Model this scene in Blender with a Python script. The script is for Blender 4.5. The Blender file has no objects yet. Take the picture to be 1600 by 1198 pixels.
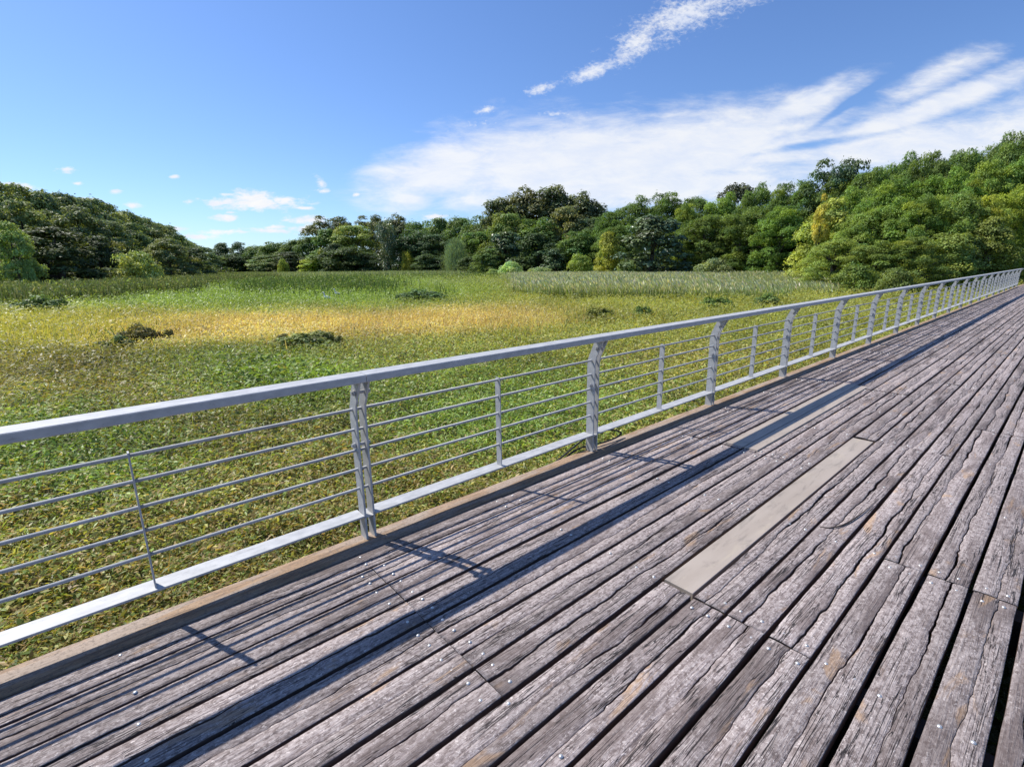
import bpy, math, random
import numpy as np
from mathutils import Matrix, Vector

# ------------------------------------------------------------------ camera
sc = bpy.context.scene
COL = sc.collection
R = np.array([[0.7524529711824943, 0.16325246180941783, -0.6380933786459478],
              [-0.6584874436451421, 0.16520376000100692, -0.7342356598825852],
              [-0.014450353640037635, 0.9726542815382525, 0.23180775630893707]])
EYE = 1.6            # eye height above the planks; X runs along the boardwalk, Y to its left
GZ = -1.1            # marsh level
cam = bpy.data.cameras.new('camera')
cam.sensor_fit = 'HORIZONTAL'; cam.sensor_width = 36.0; cam.lens = 36.0 * 770 / 1600
cam.clip_start = 0.05; cam.clip_end = 6000
camo = bpy.data.objects.new('camera', cam); COL.objects.link(camo)
camo.matrix_world = Matrix(((R[0, 0], R[0, 1], R[0, 2], 0), (R[1, 0], R[1, 1], R[1, 2], 0),
                            (R[2, 0], R[2, 1], R[2, 2], EYE), (0, 0, 0, 1)))
sc.camera = camo

# ------------------------------------------------------------------ sun, sky, exposure
SUN = Vector((-0.31, 0.76, 1.0)).normalized()      # towards the sun
el = math.asin(SUN.z); az = math.atan2(SUN.x, SUN.y)
sl = bpy.data.lights.new('sun', 'SUN'); sl.energy = 5.0; sl.angle = math.radians(0.5); sl.color = (1.0, 0.95, 0.87)
so = bpy.data.objects.new('sun', sl); COL.objects.link(so)
so.rotation_euler = SUN.to_track_quat('Z', 'Y').to_euler()
so.location = SUN * 50
sc.view_settings.view_transform = 'Standard'; sc.view_settings.look = 'None'
sc.view_settings.exposure = 0.3; sc.view_settings.gamma = 1.0
sc.cycles.max_bounces = 6; sc.cycles.transparent_max_bounces = 4
sc.cycles.use_denoising = True

world = bpy.data.worlds.new('World'); sc.world = world; world.use_nodes = True
nt = world.node_tree; nt.nodes.clear()
def N(t, kind, **kw):
    n = t.nodes.new(kind)
    for k, v in kw.items(): setattr(n, k, v)
    return n
def setin(n, i, v, t):
    if hasattr(v, 'is_output'): t.links.new(v, n.inputs[i])
    else: n.inputs[i].default_value = v
def mth(t, op, a, b=None, c=None, clamp=False):
    n = N(t, 'ShaderNodeMath', operation=op, use_clamp=clamp)
    for i, v in enumerate((a, b, c)):
        if v is not None: setin(n, i, v, t)
    return n.outputs[0]
def smooth(t, v, a, b):
    n = N(t, 'ShaderNodeMapRange', interpolation_type='SMOOTHSTEP')
    setin(n, 0, v, t); n.inputs[1].default_value = a; n.inputs[2].default_value = b
    return n.outputs[0]
sky = N(nt, 'ShaderNodeTexSky', sky_type='NISHITA', sun_disc=False)
sky.sun_elevation = el; sky.sun_rotation = az
sky.air_density = 1.0; sky.dust_density = 0.35; sky.ozone_density = 2.2; sky.altitude = 20
geo = N(nt, 'ShaderNodeTexCoord')
def dot(v):
    n = N(nt, 'ShaderNodeVectorMath', operation='DOT_PRODUCT')
    nt.links.new(geo.outputs['Generated'], n.inputs[0]); n.inputs[1].default_value = v
    return n.outputs['Value']
# the clouds lie on a flat sheet of directions facing north-west over the marsh (units: hundredths of the sheet)
dr, du, df = dot(tuple(R[:, 0])), dot(tuple(R[:, 1])), dot(tuple(-R[:, 2]))
dfc = mth(nt, 'MAXIMUM', df, 0.05)
cu = mth(nt, 'MULTIPLY_ADD', mth(nt, 'DIVIDE', dr, dfc), 7.70, 8.00)
cv = mth(nt, 'MULTIPLY_ADD', mth(nt, 'DIVIDE', du, dfc), -7.70, 5.99)
cmb = N(nt, 'ShaderNodeCombineXYZ'); nt.links.new(cu, cmb.inputs[0]); nt.links.new(cv, cmb.inputs[1])
P = cmb.outputs[0]
def noise(t, vec, scale, detail=6, rough=0.6, dist=0.0, rot=0, sx=1, sy=1, loc=(0, 0, 0)):
    m = N(t, 'ShaderNodeMapping'); t.links.new(vec, m.inputs[0])
    m.inputs['Rotation'].default_value = (0, 0, rot); m.inputs['Scale'].default_value = (sx, sy, 1); m.inputs['Location'].default_value = loc
    n = N(t, 'ShaderNodeTexNoise'); t.links.new(m.outputs[0], n.inputs['Vector'])
    n.inputs['Scale'].default_value = scale; n.inputs['Detail'].default_value = detail
    n.inputs['Roughness'].default_value = rough; n.inputs['Distortion'].default_value = dist
    return n.outputs[0]
def field(ells):
    out = None
    for cx, cy, rx, ry, a, w in ells:
        m = N(nt, 'ShaderNodeMapping', vector_type='TEXTURE'); nt.links.new(P, m.inputs[0])
        m.inputs['Location'].default_value = (cx / 100, cy / 100, 0); m.inputs['Rotation'].default_value = (0, 0, math.radians(a))
        m.inputs['Scale'].default_value = (rx / 100, ry / 100, 1)
        l = N(nt, 'ShaderNodeVectorMath', operation='LENGTH'); nt.links.new(m.outputs[0], l.inputs[0])
        v = mth(nt, 'MULTIPLY', mth(nt, 'SUBTRACT', 1.0, l.outputs['Value']), w)
        if out is None: out = v
        else: out = mth(nt, 'SMOOTH_MAX', out, v, 0.12)
    return out
cirrus = [(690, 268, 150, 52, -14, 1), (880, 250, 250, 82, -6, 1.2), (1080, 235, 260, 78, -10, 1.2), (1240, 172, 150, 26, -24, .9),
          (1290, 140, 60, 14, -30, .7), (1460, 166, 240, 24, -20, .9), (1450, 225, 260, 42, -7, 1.0), (1000, 292, 420, 38, -3, 1),
          (640, 312, 60, 28, -5, .8), (1450, 128, 110, 24, -26, .55), (1650, 200, 200, 60, -10, .9)]
cf = field(cirrus)
hole = smooth(nt, field([(1270, 226, 180, 10, -9, 1), (1330, 160, 110, 9, -34, 1)]), 0.0, 0.9)
n1 = noise(nt, P, 1.0, 8, 0.62, 0.6, math.radians(16), 0.35, 1.5)
n2 = noise(nt, P, 3.2, 8, 0.65, 0.3, math.radians(32), 0.4, 1.2, (3, 7, 0))
cn = mth(nt, 'ADD', mth(nt, 'MULTIPLY', mth(nt, 'SUBTRACT', n1, 0.5), 1.1), mth(nt, 'MULTIPLY', mth(nt, 'SUBTRACT', n2, 0.5), 1.0))
cmask = smooth(nt, mth(nt, 'SUBTRACT', mth(nt, 'ADD', cf, cn), mth(nt, 'MULTIPLY', hole, 0.5)), -0.26, 0.70)
cmask = mth(nt, 'MULTIPLY', cmask, 0.86)
streak = [(925, 112, 55, 15, -22, 1), (1000, 62, 72, 26, -42, 1.1), (1080, 18, 125, 36, -24, 1.1), (845, 139, 30, 10, -15, 1), (762, 172, 22, 6, -12, .8),
          (872, 178, 46, 6, -4, .7), (740, 195, 40, 8, -8, .6), (1200, -20, 90, 20, -25, .9)]
n5 = noise(nt, P, 14.0, 5, 0.65, 0.5, math.radians(30), 0.8, 1.1)
n3 = noise(nt, P, 4.0, 8, 0.68, 0.4, math.radians(35), 0.6, 1.3, (1, 2, 0))
smask = smooth(nt, mth(nt, 'ADD', field(streak), mth(nt, 'MULTIPLY', mth(nt, 'ADD', mth(nt, 'MULTIPLY', mth(nt, 'SUBTRACT', n3, 0.5), 2.2), mth(nt, 'MULTIPLY', mth(nt, 'SUBTRACT', n5, 0.5), 1.9)), 1.0)), -0.05, 1.25)
smask = mth(nt, 'MULTIPLY', smask, 0.85)
cum = [(400, 317, 78, 12, 0, 1), (392, 308, 34, 12, 0, 1), (340, 316, 20, 8, 0, 1), (450, 312, 25, 5, 0, .8), (478, 325, 16, 3, 0, .8), (358, 304, 12, 3, 0, .7),
       (353, 340, 24, 6, 0, 1), (480, 344, 36, 8, 0, 1), (478, 357, 32, 6, -6, .9), (345, 363, 46, 4, -2, .7), (425, 361, 40, 4, 2, .7), (430, 355, 18, 3, 0, .8),
       (502, 288, 6, 14, -30, .6), (504, 299, 9, 4, 0, .7), (207, 321, 16, 5, 0, .9), (181, 300, 11, 4, 0, .9), (122, 287, 10, 3, 0, .9), (272, 277, 9, 4, 0, .9),
       (270, 358, 20, 6, 0, 1), (140, 314, 20, 6, 5, .9), (25, 291, 34, 7, 6, 1), (680, 339, 18, 5, 0, .9), (105, 266, 14, 5, 0, .7), (557, 304, 7, 4, 0, .9),
       (360, 332, 8, 2, 0, .6), (310, 370, 30, 5, 0, .8), (295, 315, 7, 3, 0, .7)]
n4 = noise(nt, P, 10.0, 7, 0.62, 0.3, 0, 0.55, 1.3)
umask = smooth(nt, mth(nt, 'ADD', field(cum), mth(nt, 'MULTIPLY', mth(nt, 'SUBTRACT', n4, 0.5), 2.4)), -0.25, 0.75)
mask = mth(nt, 'MAXIMUM', mth(nt, 'MAXIMUM', cmask, smask), umask)
mask = mth(nt, 'MULTIPLY', mask, smooth(nt, df, 0.1, 0.3))
b1 = N(nt, 'ShaderNodeBackground'); b1.inputs[1].default_value = 0.110
tint = N(nt, 'ShaderNodeMix', data_type='RGBA', blend_type='MULTIPLY'); tint.inputs[0].default_value = 1.0
nt.links.new(sky.outputs[0], tint.inputs[6]); tint.inputs[7].default_value = (0.70, 0.87, 1.17, 1)
nt.links.new(tint.outputs[2], b1.inputs[0])
b2 = N(nt, 'ShaderNodeBackground'); b2.inputs[1].default_value = 0.80
cr = N(nt, 'ShaderNodeMix', data_type='RGBA'); nt.links.new(smooth(nt, n2, 0.3, 0.7), cr.inputs[0])
cr.inputs[6].default_value = (0.84, 0.89, 1.0, 1); cr.inputs[7].default_value = (1.0, 1.0, 1.0, 1)
nt.links.new(cr.outputs[2], b2.inputs[0])
mx = N(nt, 'ShaderNodeMixShader'); nt.links.new(mask, mx.inputs[0]); nt.links.new(b1.outputs[0], mx.inputs[1]); nt.links.new(b2.outputs[0], mx.inputs[2])
wo = N(nt, 'ShaderNodeOutputWorld'); nt.links.new(mx.outputs[0], wo.inputs[0])
world.cycles.sampling_method = 'MANUAL'; world.cycles.sample_map_resolution = 512

# ------------------------------------------------------------------ helpers
rng = np.random.default_rng(7)
random.seed(7)
def tag(o, label=None, cat=None, group=None, kind=None):
    if label: o['label'] = label
    if cat: o['category'] = cat
    if group: o['group'] = group
    if kind: o['kind'] = kind
    return o
def obj(name, me, mat=None, parent=None):
    o = bpy.data.objects.new(name, me); COL.objects.link(o)
    if mat and me is not None and not me.materials: me.materials.append(mat)
    if parent: o.parent = parent
    return o
def empty(name, loc=(0, 0, 0)):
    o = bpy.data.objects.new(name, None); COL.objects.link(o); o.location = loc; o.empty_display_size = 0.2
    return o
def np_mesh(name, V, F, cols=None, mats=None, smoothf=False):
    """V (n,3) floats, F (m,4) ints (quads) -> mesh."""
    me = bpy.data.meshes.new(name)
    V = np.asarray(V, np.float32); F = np.asarray(F, np.int32); k = F.shape[1]
    me.vertices.add(len(V)); me.vertices.foreach_set('co', V.ravel())
    me.loops.add(F.size); me.loops.foreach_set('vertex_index', F.ravel())
    me.polygons.add(len(F)); me.polygons.foreach_set('loop_start', np.arange(0, F.size, k, dtype=np.int32))
    if mats is not None: me.polygons.foreach_set('material_index', np.asarray(mats, np.int32))
    if smoothf: me.polygons.foreach_set('use_smooth', np.ones(len(F), bool))
    me.update(calc_edges=True)
    if cols is not None:
        a = me.color_attributes.new('tint', 'FLOAT_COLOR', 'POINT')
        c = np.ones((len(V), 4), np.float32); c[:, :3] = cols
        a.data.foreach_set('color', c.ravel())
    return me
class MB:
    """collects boxes, tubes and prisms; build() links them as one mesh object"""
    def __init__(s): s.v = []; s.f = []; s.m = []
    def add(s, vs, fs, m=0):
        b = len(s.v); s.v += [tuple(map(float, p)) for p in vs]; s.f += [[b + i for i in f] for f in fs]; s.m += [m] * len(fs)
    def box(s, x0, x1, y0, y1, z0, z1, m=0, bev=0.0):
        if bev <= 0:
            s.add([(x0, y0, z0), (x1, y0, z0), (x1, y1, z0), (x0, y1, z0), (x0, y0, z1), (x1, y0, z1), (x1, y1, z1), (x0, y1, z1)],
                  [(3, 2, 1, 0), (4, 5, 6, 7), (0, 1, 5, 4), (1, 2, 6, 5), (2, 3, 7, 6), (3, 0, 4, 7)], m)
        else:   # bevelled along X
            q = [(y0 + bev, z0), (y1 - bev, z0), (y1, z0 + bev), (y1, z1 - bev), (y1 - bev, z1), (y0 + bev, z1), (y0, z1 - bev), (y0, z0 + bev)]
            s.prismx(q, x0, x1, m)
    def prismx(s, q, x0, x1, m=0):
        n = len(q)
        s.add([(x0, a, b) for a, b in q] + [(x1, a, b) for a, b in q],
              [tuple(range(n))[::-1], tuple(range(n, 2 * n))] + [(i, (i + 1) % n, n + (i + 1) % n, n + i) for i in range(n)], m)
    def tube(s, pts, rad, seg=8, m=0):
        pts = [Vector(p) for p in pts]; n = len(pts)
        rad = rad if hasattr(rad, '__len__') else [rad] * n
        vs = []
        for i, p in enumerate(pts):
            d = (pts[min(i + 1, n - 1)] - pts[max(i - 1, 0)]).normalized()
            a = d.orthogonal().normalized() if i == 0 else (prev - d * prev.dot(d)).normalized()
            prev = a; b = d.cross(a)
            for k in range(seg):
                t = 2 * math.pi * k / seg
                vs.append(p + (a * math.cos(t) + b * math.sin(t)) * rad[i])
        fs = [(i * seg + k, i * seg + (k + 1) % seg, (i + 1) * seg + (k + 1) % seg, (i + 1) * seg + k) for i in range(n - 1) for k in range(seg)]
        fs += [tuple(range(seg))[::-1], tuple((n - 1) * seg + k for k in range(seg))]
        s.add(vs, fs, m)
    def dome(s, c, r, hgt, m=0, seg=8):
        vs = []
        for zz, rr in ((0, 1), (0.6, 0.8), (1.0, 0.35)):
            vs += [(c[0] + r * rr * math.cos(2 * math.pi * k / seg), c[1] + r * rr * math.sin(2 * math.pi * k / seg), c[2] + hgt * zz) for k in range(seg)]
        fs = [(i * seg + k, i * seg + (k + 1) % seg, (i + 1) * seg + (k + 1) % seg, (i + 1) * seg + k) for i in range(2) for k in range(seg)]
        fs.append(tuple(2 * seg + k for k in range(seg)))
        s.add(vs, fs, m)
    def mesh(s, name, smoothf=False):
        me = bpy.data.meshes.new(name); me.from_pydata(s.v, [], s.f); me.update()
        me.polygons.foreach_set('material_index', np.array(s.m, np.int32))
        if smoothf: me.polygons.foreach_set('use_smooth', np.ones(len(s.f), bool))
        return me
    def build(s, name, mat, parent=None, smoothf=False):
        me = s.mesh(name, smoothf)
        for m in (mat if isinstance(mat, (list, tuple)) else [mat]): me.materials.append(m)
        return obj(name, me, None, parent)
def vnoise(x, y, seed=0):
    x = np.asarray(x, float); y = np.asarray(y, float)
    xi = np.floor(x).astype(np.int64); yi = np.floor(y).astype(np.int64); fx = x - xi; fy = y - yi
    fx = fx * fx * (3 - 2 * fx); fy = fy * fy * (3 - 2 * fy)
    def h(a, b):
        n = (a * 374761393 + b * 668265263 + seed * 982451653) & 0x7fffffff
        n = (n ^ (n >> 13)) * 1274126177 & 0x7fffffff
        return ((n ^ (n >> 16)) & 0xffff) / 65535.0
    return (h(xi, yi) * (1 - fx) + h(xi + 1, yi) * fx) * (1 - fy) + (h(xi, yi + 1) * (1 - fx) + h(xi + 1, yi + 1) * fx) * fy
def fbm(x, y, seed=0, o=4):
    r = 0; a = 0.5; t = 0
    for i in range(o): r = r + a * vnoise(x * 2 ** i, y * 2 ** i, seed + i); t += a; a *= 0.5
    return r / t
def ray(px, py):      # world direction of a photo point (1600 x 1198)
    return R @ np.array([(px - 800) / 770, -(py - 599) / 770, -1.0])
def to_px(X, Y, Z):   # photo point of a world point
    q = np.stack([X, Y, Z - EYE], -1) @ R
    d = np.maximum(-q[..., 2], 1e-3)
    return 800 + 770 * q[..., 0] / d, 599 - 770 * q[..., 1] / d, -q[..., 2]

# ------------------------------------------------------------------ materials
def material(name):
    m = bpy.data.materials.new(name); m.use_nodes = True; t = m.node_tree; t.nodes.clear()
    out = N(t, 'ShaderNodeOutputMaterial'); p = N(t, 'ShaderNodeBsdfPrincipled'); t.links.new(p.outputs[0], out.inputs[0])
    return m, t, p, out
def ramp(t, fac, stops):
    r = N(t, 'ShaderNodeValToRGB'); t.links.new(fac, r.inputs[0])
    e = r.color_ramp.elements
    while len(e) < len(stops): e.new(0.5)
    for k, (p, c) in enumerate(stops): e[k].position = p; e[k].color = (*c, 1)
    return r.outputs[0]
def mixc(t, f, a, b, mode='MIX'):
    n = N(t, 'ShaderNodeMix', data_type='RGBA', blend_type=mode)
    for i, v in ((0, f), (6, a), (7, b)):
        if hasattr(v, 'is_output'): t.links.new(v, n.inputs[i])
        else: n.inputs[i].default_value = v if i == 0 else (*v, 1)
    return n.outputs[2]
def bump(t, p, h, strength, dist):
    b = N(t, 'ShaderNodeBump'); t.links.new(h, b.inputs['Height']); b.inputs['Strength'].default_value = strength; b.inputs['Distance'].default_value = dist
    t.links.new(b.outputs[0], p.inputs['Normal'])
def tnoise(t, vec, scale, detail=4, rough=0.55, sc3=(1, 1, 1), dist=0.0):
    m = N(t, 'ShaderNodeMapping'); t.links.new(vec, m.inputs[0]); m.inputs['Scale'].default_value = sc3
    n = N(t, 'ShaderNodeTexNoise'); t.links.new(m.outputs[0], n.inputs['Vector']); n.inputs['Scale'].default_value = scale
    n.inputs['Detail'].default_value = detail; n.inputs['Roughness'].default_value = rough; n.inputs['Distortion'].default_value = dist
    return n.outputs[0]

def leaf_material(name, rough=0.5, spec=0.4, trans=0.3, obcol=False):
    m, t, p, out = material(name)
    a = N(t, 'ShaderNodeAttribute', attribute_name='tint'); c = a.outputs['Color']
    if obcol:
        oi = N(t, 'ShaderNodeObjectInfo'); c = mixc(t, 1.0, mixc(t, 1.0, c, oi.outputs['Color'], 'MULTIPLY'), (1.15, 1.2, 1.12), 'MULTIPLY')
    t.links.new(c, p.inputs['Base Color']); p.inputs['Roughness'].default_value = rough; p.inputs['Specular IOR Level'].default_value = spec
    tr = N(t, 'ShaderNodeBsdfTranslucent')
    t.links.new(mixc(t, 1.0, c, (1.25, 1.2, 0.5), 'MULTIPLY'), tr.inputs[0])
    ms = N(t, 'ShaderNodeMixShader'); ms.inputs[0].default_value = trans
    t.links.new(p.outputs[0], ms.inputs[1]); t.links.new(tr.outputs[0], ms.inputs[2]); t.links.new(ms.outputs[0], out.inputs[0])
    return m
M_leaf = leaf_material('marsh_leaf', 0.48, 0.30, 0.38)
M_blade = leaf_material('grass_blade', 0.5, 0.25, 0.42)
M_reed = leaf_material('reed_blade', 0.6, 0.08, 0.34)
M_crown = leaf_material('tree_foliage', 0.55, 0.22, 0.34, True)
M_gloss = leaf_material('glossy_foliage', 0.4, 0.45, 0.15, True)

def wood_material():
    m, t, p, out = material('weathered_wood')
    tc = N(t, 'ShaderNodeTexCoord'); v = tc.outputs['Object']
    gi = N(t, 'ShaderNodeNewGeometry')
    rnd = gi.outputs['Random Per Island']
    off = N(t, 'ShaderNodeVectorMath', operation='ADD'); t.links.new(v, off.inputs[0])
    cx = N(t, 'ShaderNodeCombineXYZ'); t.links.new(mth(t, 'MULTIPLY', rnd, 37.0), cx.inputs[0]); t.links.new(mth(t, 'MULTIPLY', rnd, 11.0), cx.inputs[2])
    t.links.new(cx.outputs[0], off.inputs[1]); w = off.outputs[0]
    grain = tnoise(t, w, 1.0, 8, 0.65, (3.0, 95, 30), 0.8)
    fine = tnoise(t, w, 1.0, 6, 0.7, (14, 260, 60), 0.3)
    mott = tnoise(t, w, 1.0, 6, 0.7, (36, 60, 40), 0.4)
    fleck = tnoise(t, w, 1.0, 3, 0.6, (75, 105, 60), 0.6)
    big = tnoise(t, w, 1.0, 5, 0.6, (1.3, 5.5, 3), 0.5)
    stain = tnoise(t, w, 1.0, 4, 0.6, (2.2, 8, 4), 1.0)
    base = ramp(t, grain, [(0.30, (0.07, 0.057, 0.056)), (0.42, (0.22, 0.19, 0.19)), (0.58, (0.33, 0.295, 0.295)), (0.75, (0.44, 0.405, 0.40))])
    base = mixc(t, mth(t, 'MULTIPLY', smooth(t, mott, 0.48, 0.58), 0.6), base, (0.44, 0.405, 0.405))
    base = mixc(t, mth(t, 'MULTIPLY', smooth(t, mott, 0.49, 0.38), 0.75), base, (0.13, 0.105, 0.10))
    base = mixc(t, mth(t, 'MULTIPLY', smooth(t, fleck, 0.58, 0.66), 0.75), base, (0.62, 0.59, 0.59))
    base = mixc(t, mth(t, 'MULTIPLY', smooth(t, big, 0.50, 0.64), 0.7), base, (0.13, 0.105, 0.10))
    base = mixc(t, mth(t, 'MULTIPLY', smooth(t, stain, 0.60, 0.70), 0.6), base, (0.40, 0.27, 0.16))
    base = mixc(t, mth(t, 'MULTIPLY', smooth(t, fine, 0.47, 0.33), 0.6), base, (0.10, 0.08, 0.08))
    chk = tnoise(t, w, 1.0, 3, 0.5, (1.6, 42, 10), 1.2); chm = tnoise(t, w, 1.0, 2, 0.5, (1.1, 7, 5))
    line = mth(t, 'MULTIPLY', smooth(t, mth(t, 'ABSOLUTE', mth(t, 'SUBTRACT', chk, 0.5)), 0.017, 0.004), smooth(t, chm, 0.45, 0.53))
    base = mixc(t, mth(t, 'MULTIPLY', line, 0.9), base, (0.02, 0.016, 0.016))
    val = mth(t, 'MULTIPLY_ADD', rnd, 0.44, 0.83)
    hs = N(t, 'ShaderNodeHueSaturation'); t.links.new(base, hs.inputs['Color']); t.links.new(val, hs.inputs['Value']); hs.inputs['Saturation'].default_value = 1.0
    t.links.new(mixc(t, 1.0, hs.outputs[0], (1.0, .94, .885), 'MULTIPLY'), p.inputs['Base Color'])
    p.inputs['Roughness'].default_value = 0.72; p.inputs['Specular IOR Level'].default_value = 0.35
    hgt = mth(t, 'ADD', mth(t, 'MULTIPLY', grain, 0.9), mth(t, 'ADD', mth(t, 'MULTIPLY', fine, 0.5), mth(t, 'MULTIPLY', fleck, 0.35)))
    bump(t, p, mth(t, 'SUBTRACT', hgt, mth(t, 'MULTIPLY', line, 1.5)), 0.9, 0.007)
    return m
M_wood = wood_material()
def steel_material(name, c0, c1, rough=0.42, metal=0.35):
    m, t, p, out = material(name); tc = N(t, 'ShaderNodeTexCoord'); v = tc.outputs['Object']
    a = tnoise(t, v, 22, 5, 0.6, (0.6, 1, 1)); b = tnoise(t, v, 3.0, 4, 0.6, (0.5, 3, 3)); s = tnoise(t, v, 90, 2, 0.6)
    c = ramp(t, a, [(0.3, c0), (0.7, c1)])
    c = mixc(t, mth(t, 'MULTIPLY', smooth(t, b, 0.55, 0.75), 0.35), c, tuple(x * 0.72 for x in c0))
    s2 = tnoise(t, v, 1, 4, 0.7, (9, 45, 45), 0.4)
    c = mixc(t, mth(t, 'MULTIPLY', smooth(t, s, 0.66, 0.72), 0.5), c, (0.22, 0.21, 0.20))
    c = mixc(t, mth(t, 'MULTIPLY', smooth(t, s2, 0.60, 0.70), 0.45), c, (0.20, 0.20, 0.205))
    t.links.new(c, p.inputs['Base Color']); p.inputs['Metallic'].default_value = metal
    t.links.new(mth(t, 'MULTIPLY_ADD', a, 0.25, rough - 0.1), p.inputs['Roughness'])
    bump(t, p, a, 0.12, 0.002)
    return m
M_steel = steel_material('galvanised_steel', (0.34, 0.345, 0.35), (0.47, 0.475, 0.48), 0.55, 0.12)
M_bolt = steel_material('bolt_steel', (0.5, 0.5, 0.49), (0.68, 0.68, 0.66), 0.35, 0.6)
def rust_material():
    m, t, p, out = material('rusty_edge_beam'); tc = N(t, 'ShaderNodeTexCoord'); v = tc.outputs['Object']
    a = tnoise(t, v, 1, 6, 0.65, (4, 40, 30)); b = tnoise(t, v, 60, 4, 0.7)
    c = ramp(t, a, [(0.3, (0.16, 0.10, 0.06)), (0.55, (0.32, 0.21, 0.125)), (0.75, (0.42, 0.30, 0.20))])
    g = tnoise(t, v, 1, 5, 0.65, (1.7, 12, 8), 0.6); sp = tnoise(t, v, 1, 3, 0.5, (2.0, 60, 20), 1.0)
    c = mixc(t, mth(t, 'MULTIPLY', smooth(t, g, 0.45, 0.6), 0.65), c, (0.34, 0.29, 0.25))
    c = mixc(t, mth(t, 'MULTIPLY', smooth(t, b, 0.5, 0.64), 0.65), c, (0.14, 0.105, 0.08))
    c = mixc(t, mth(t, 'MULTIPLY', smooth(t, mth(t, 'ABSOLUTE', mth(t, 'SUBTRACT', sp, 0.5)), 0.012, 0.002), 0.8), c, (0.03, 0.022, 0.018))
    t.links.new(c, p.inputs['Base Color']); p.inputs['Roughness'].default_value = 0.8; bump(t, p, mth(t, 'ADD', b, a), 0.7, 0.006)
    return m
M_rust = rust_material()
def plate_material():
    m, t, p, out = material('pale_plate'); tc = N(t, 'ShaderNodeTexCoord'); v = tc.outputs['Object']
    a = tnoise(t, v, 1, 5, 0.6, (1.2, 6, 4)); b = tnoise(t, v, 1, 4, 0.65, (2.5, 9, 4), 0.8); s = tnoise(t, v, 1, 3, 0.6, (9, 120, 40))
    c = ramp(t, a, [(0.3, (0.33, 0.275, 0.225)), (0.7, (0.41, 0.35, 0.295))])
    c = mixc(t, mth(t, 'MULTIPLY', smooth(t, b, 0.56, 0.68), 0.55), c, (0.43, 0.365, 0.28))
    d2 = tnoise(t, v, 1, 5, 0.7, (3.5, 14, 9), 0.5)
    c = mixc(t, mth(t, 'MULTIPLY', smooth(t, d2, 0.5, 0.68), 0.5), c, (0.17, 0.15, 0.128))
    c = mixc(t, mth(t, 'MULTIPLY', smooth(t, s, 0.62, 0.75), 0.25), c, (0.18, 0.165, 0.15))
    t.links.new(c, p.inputs['Base Color']); p.inputs['Roughness'].default_value = 0.55; bump(t, p, b, 0.1, 0.004)
    return m
M_plate = plate_material()
def plain(name, c, rough=0.7, var=0.3, scale=20):
    m, t, p, out = material(name); tc = N(t, 'ShaderNodeTexCoord')
    a = tnoise(t, tc.outputs['Object'], scale, 4, 0.6)
    t.links.new(ramp(t, a, [(0.3, tuple(x * (1 - var) for x in c)), (0.7, tuple(x * (1 + var) for x in c))]), p.inputs['Base Color'])
    p.inputs['Roughness'].default_value = rough; bump(t, p, a, 0.3, 0.01)
    return m
M_side = plain('plank_side_painted_shade', (0.075, 0.045, 0.032), 0.85, 0.35, 30)  # dark colour on plank sides and ends paints in the shade of the gaps
M_bark = plain('tree_bark', (0.10, 0.08, 0.06), 0.85, 0.5, 6)
M_black = plain('black_cable', (0.012, 0.012, 0.013), 0.5, 0.1)
M_twig = plain('dry_twig', (0.05, 0.037, 0.03), 0.8, 0.3, 60)
M_bird = plain('white_plumage', (0.78, 0.78, 0.76), 0.7, 0.05)
M_bill = plain('bird_bill', (0.35, 0.22, 0.05), 0.5, 0.1)
M_frame = plain('deck_joist', (0.05, 0.04, 0.035), 0.85, 0.4)
def ground_material():
    m, t, p, out = material('marsh_ground'); tc = N(t, 'ShaderNodeTexCoord'); v = tc.outputs['Object']
    a = tnoise(t, v, 0.12, 6, 0.6); b = tnoise(t, v, 6, 6, 0.7)
    c = ramp(t, a, [(0.35, (0.06, 0.075, 0.02)), (0.5, (0.085, 0.09, 0.026)), (0.65, (0.10, 0.085, 0.03))])
    c = mixc(t, mth(t, 'MULTIPLY', smooth(t, b, 0.6, 0.35), 0.7), c, (0.03, 0.027, 0.013))
    t.links.new(c, p.inputs['Base Color']); p.inputs['Roughness'].default_value = 0.85; bump(t, p, b, 0.8, 0.15)
    return m
M_ground = ground_material()

# ------------------------------------------------------------------ ground sheet
gm = MB(); S = 3000
gm.add([(-S, -S, GZ), (S, -S, GZ), (S, S, GZ), (-S, S, GZ)], [(0, 1, 2, 3)])
tag(gm.build('ground', M_ground), kind='structure')

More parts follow.
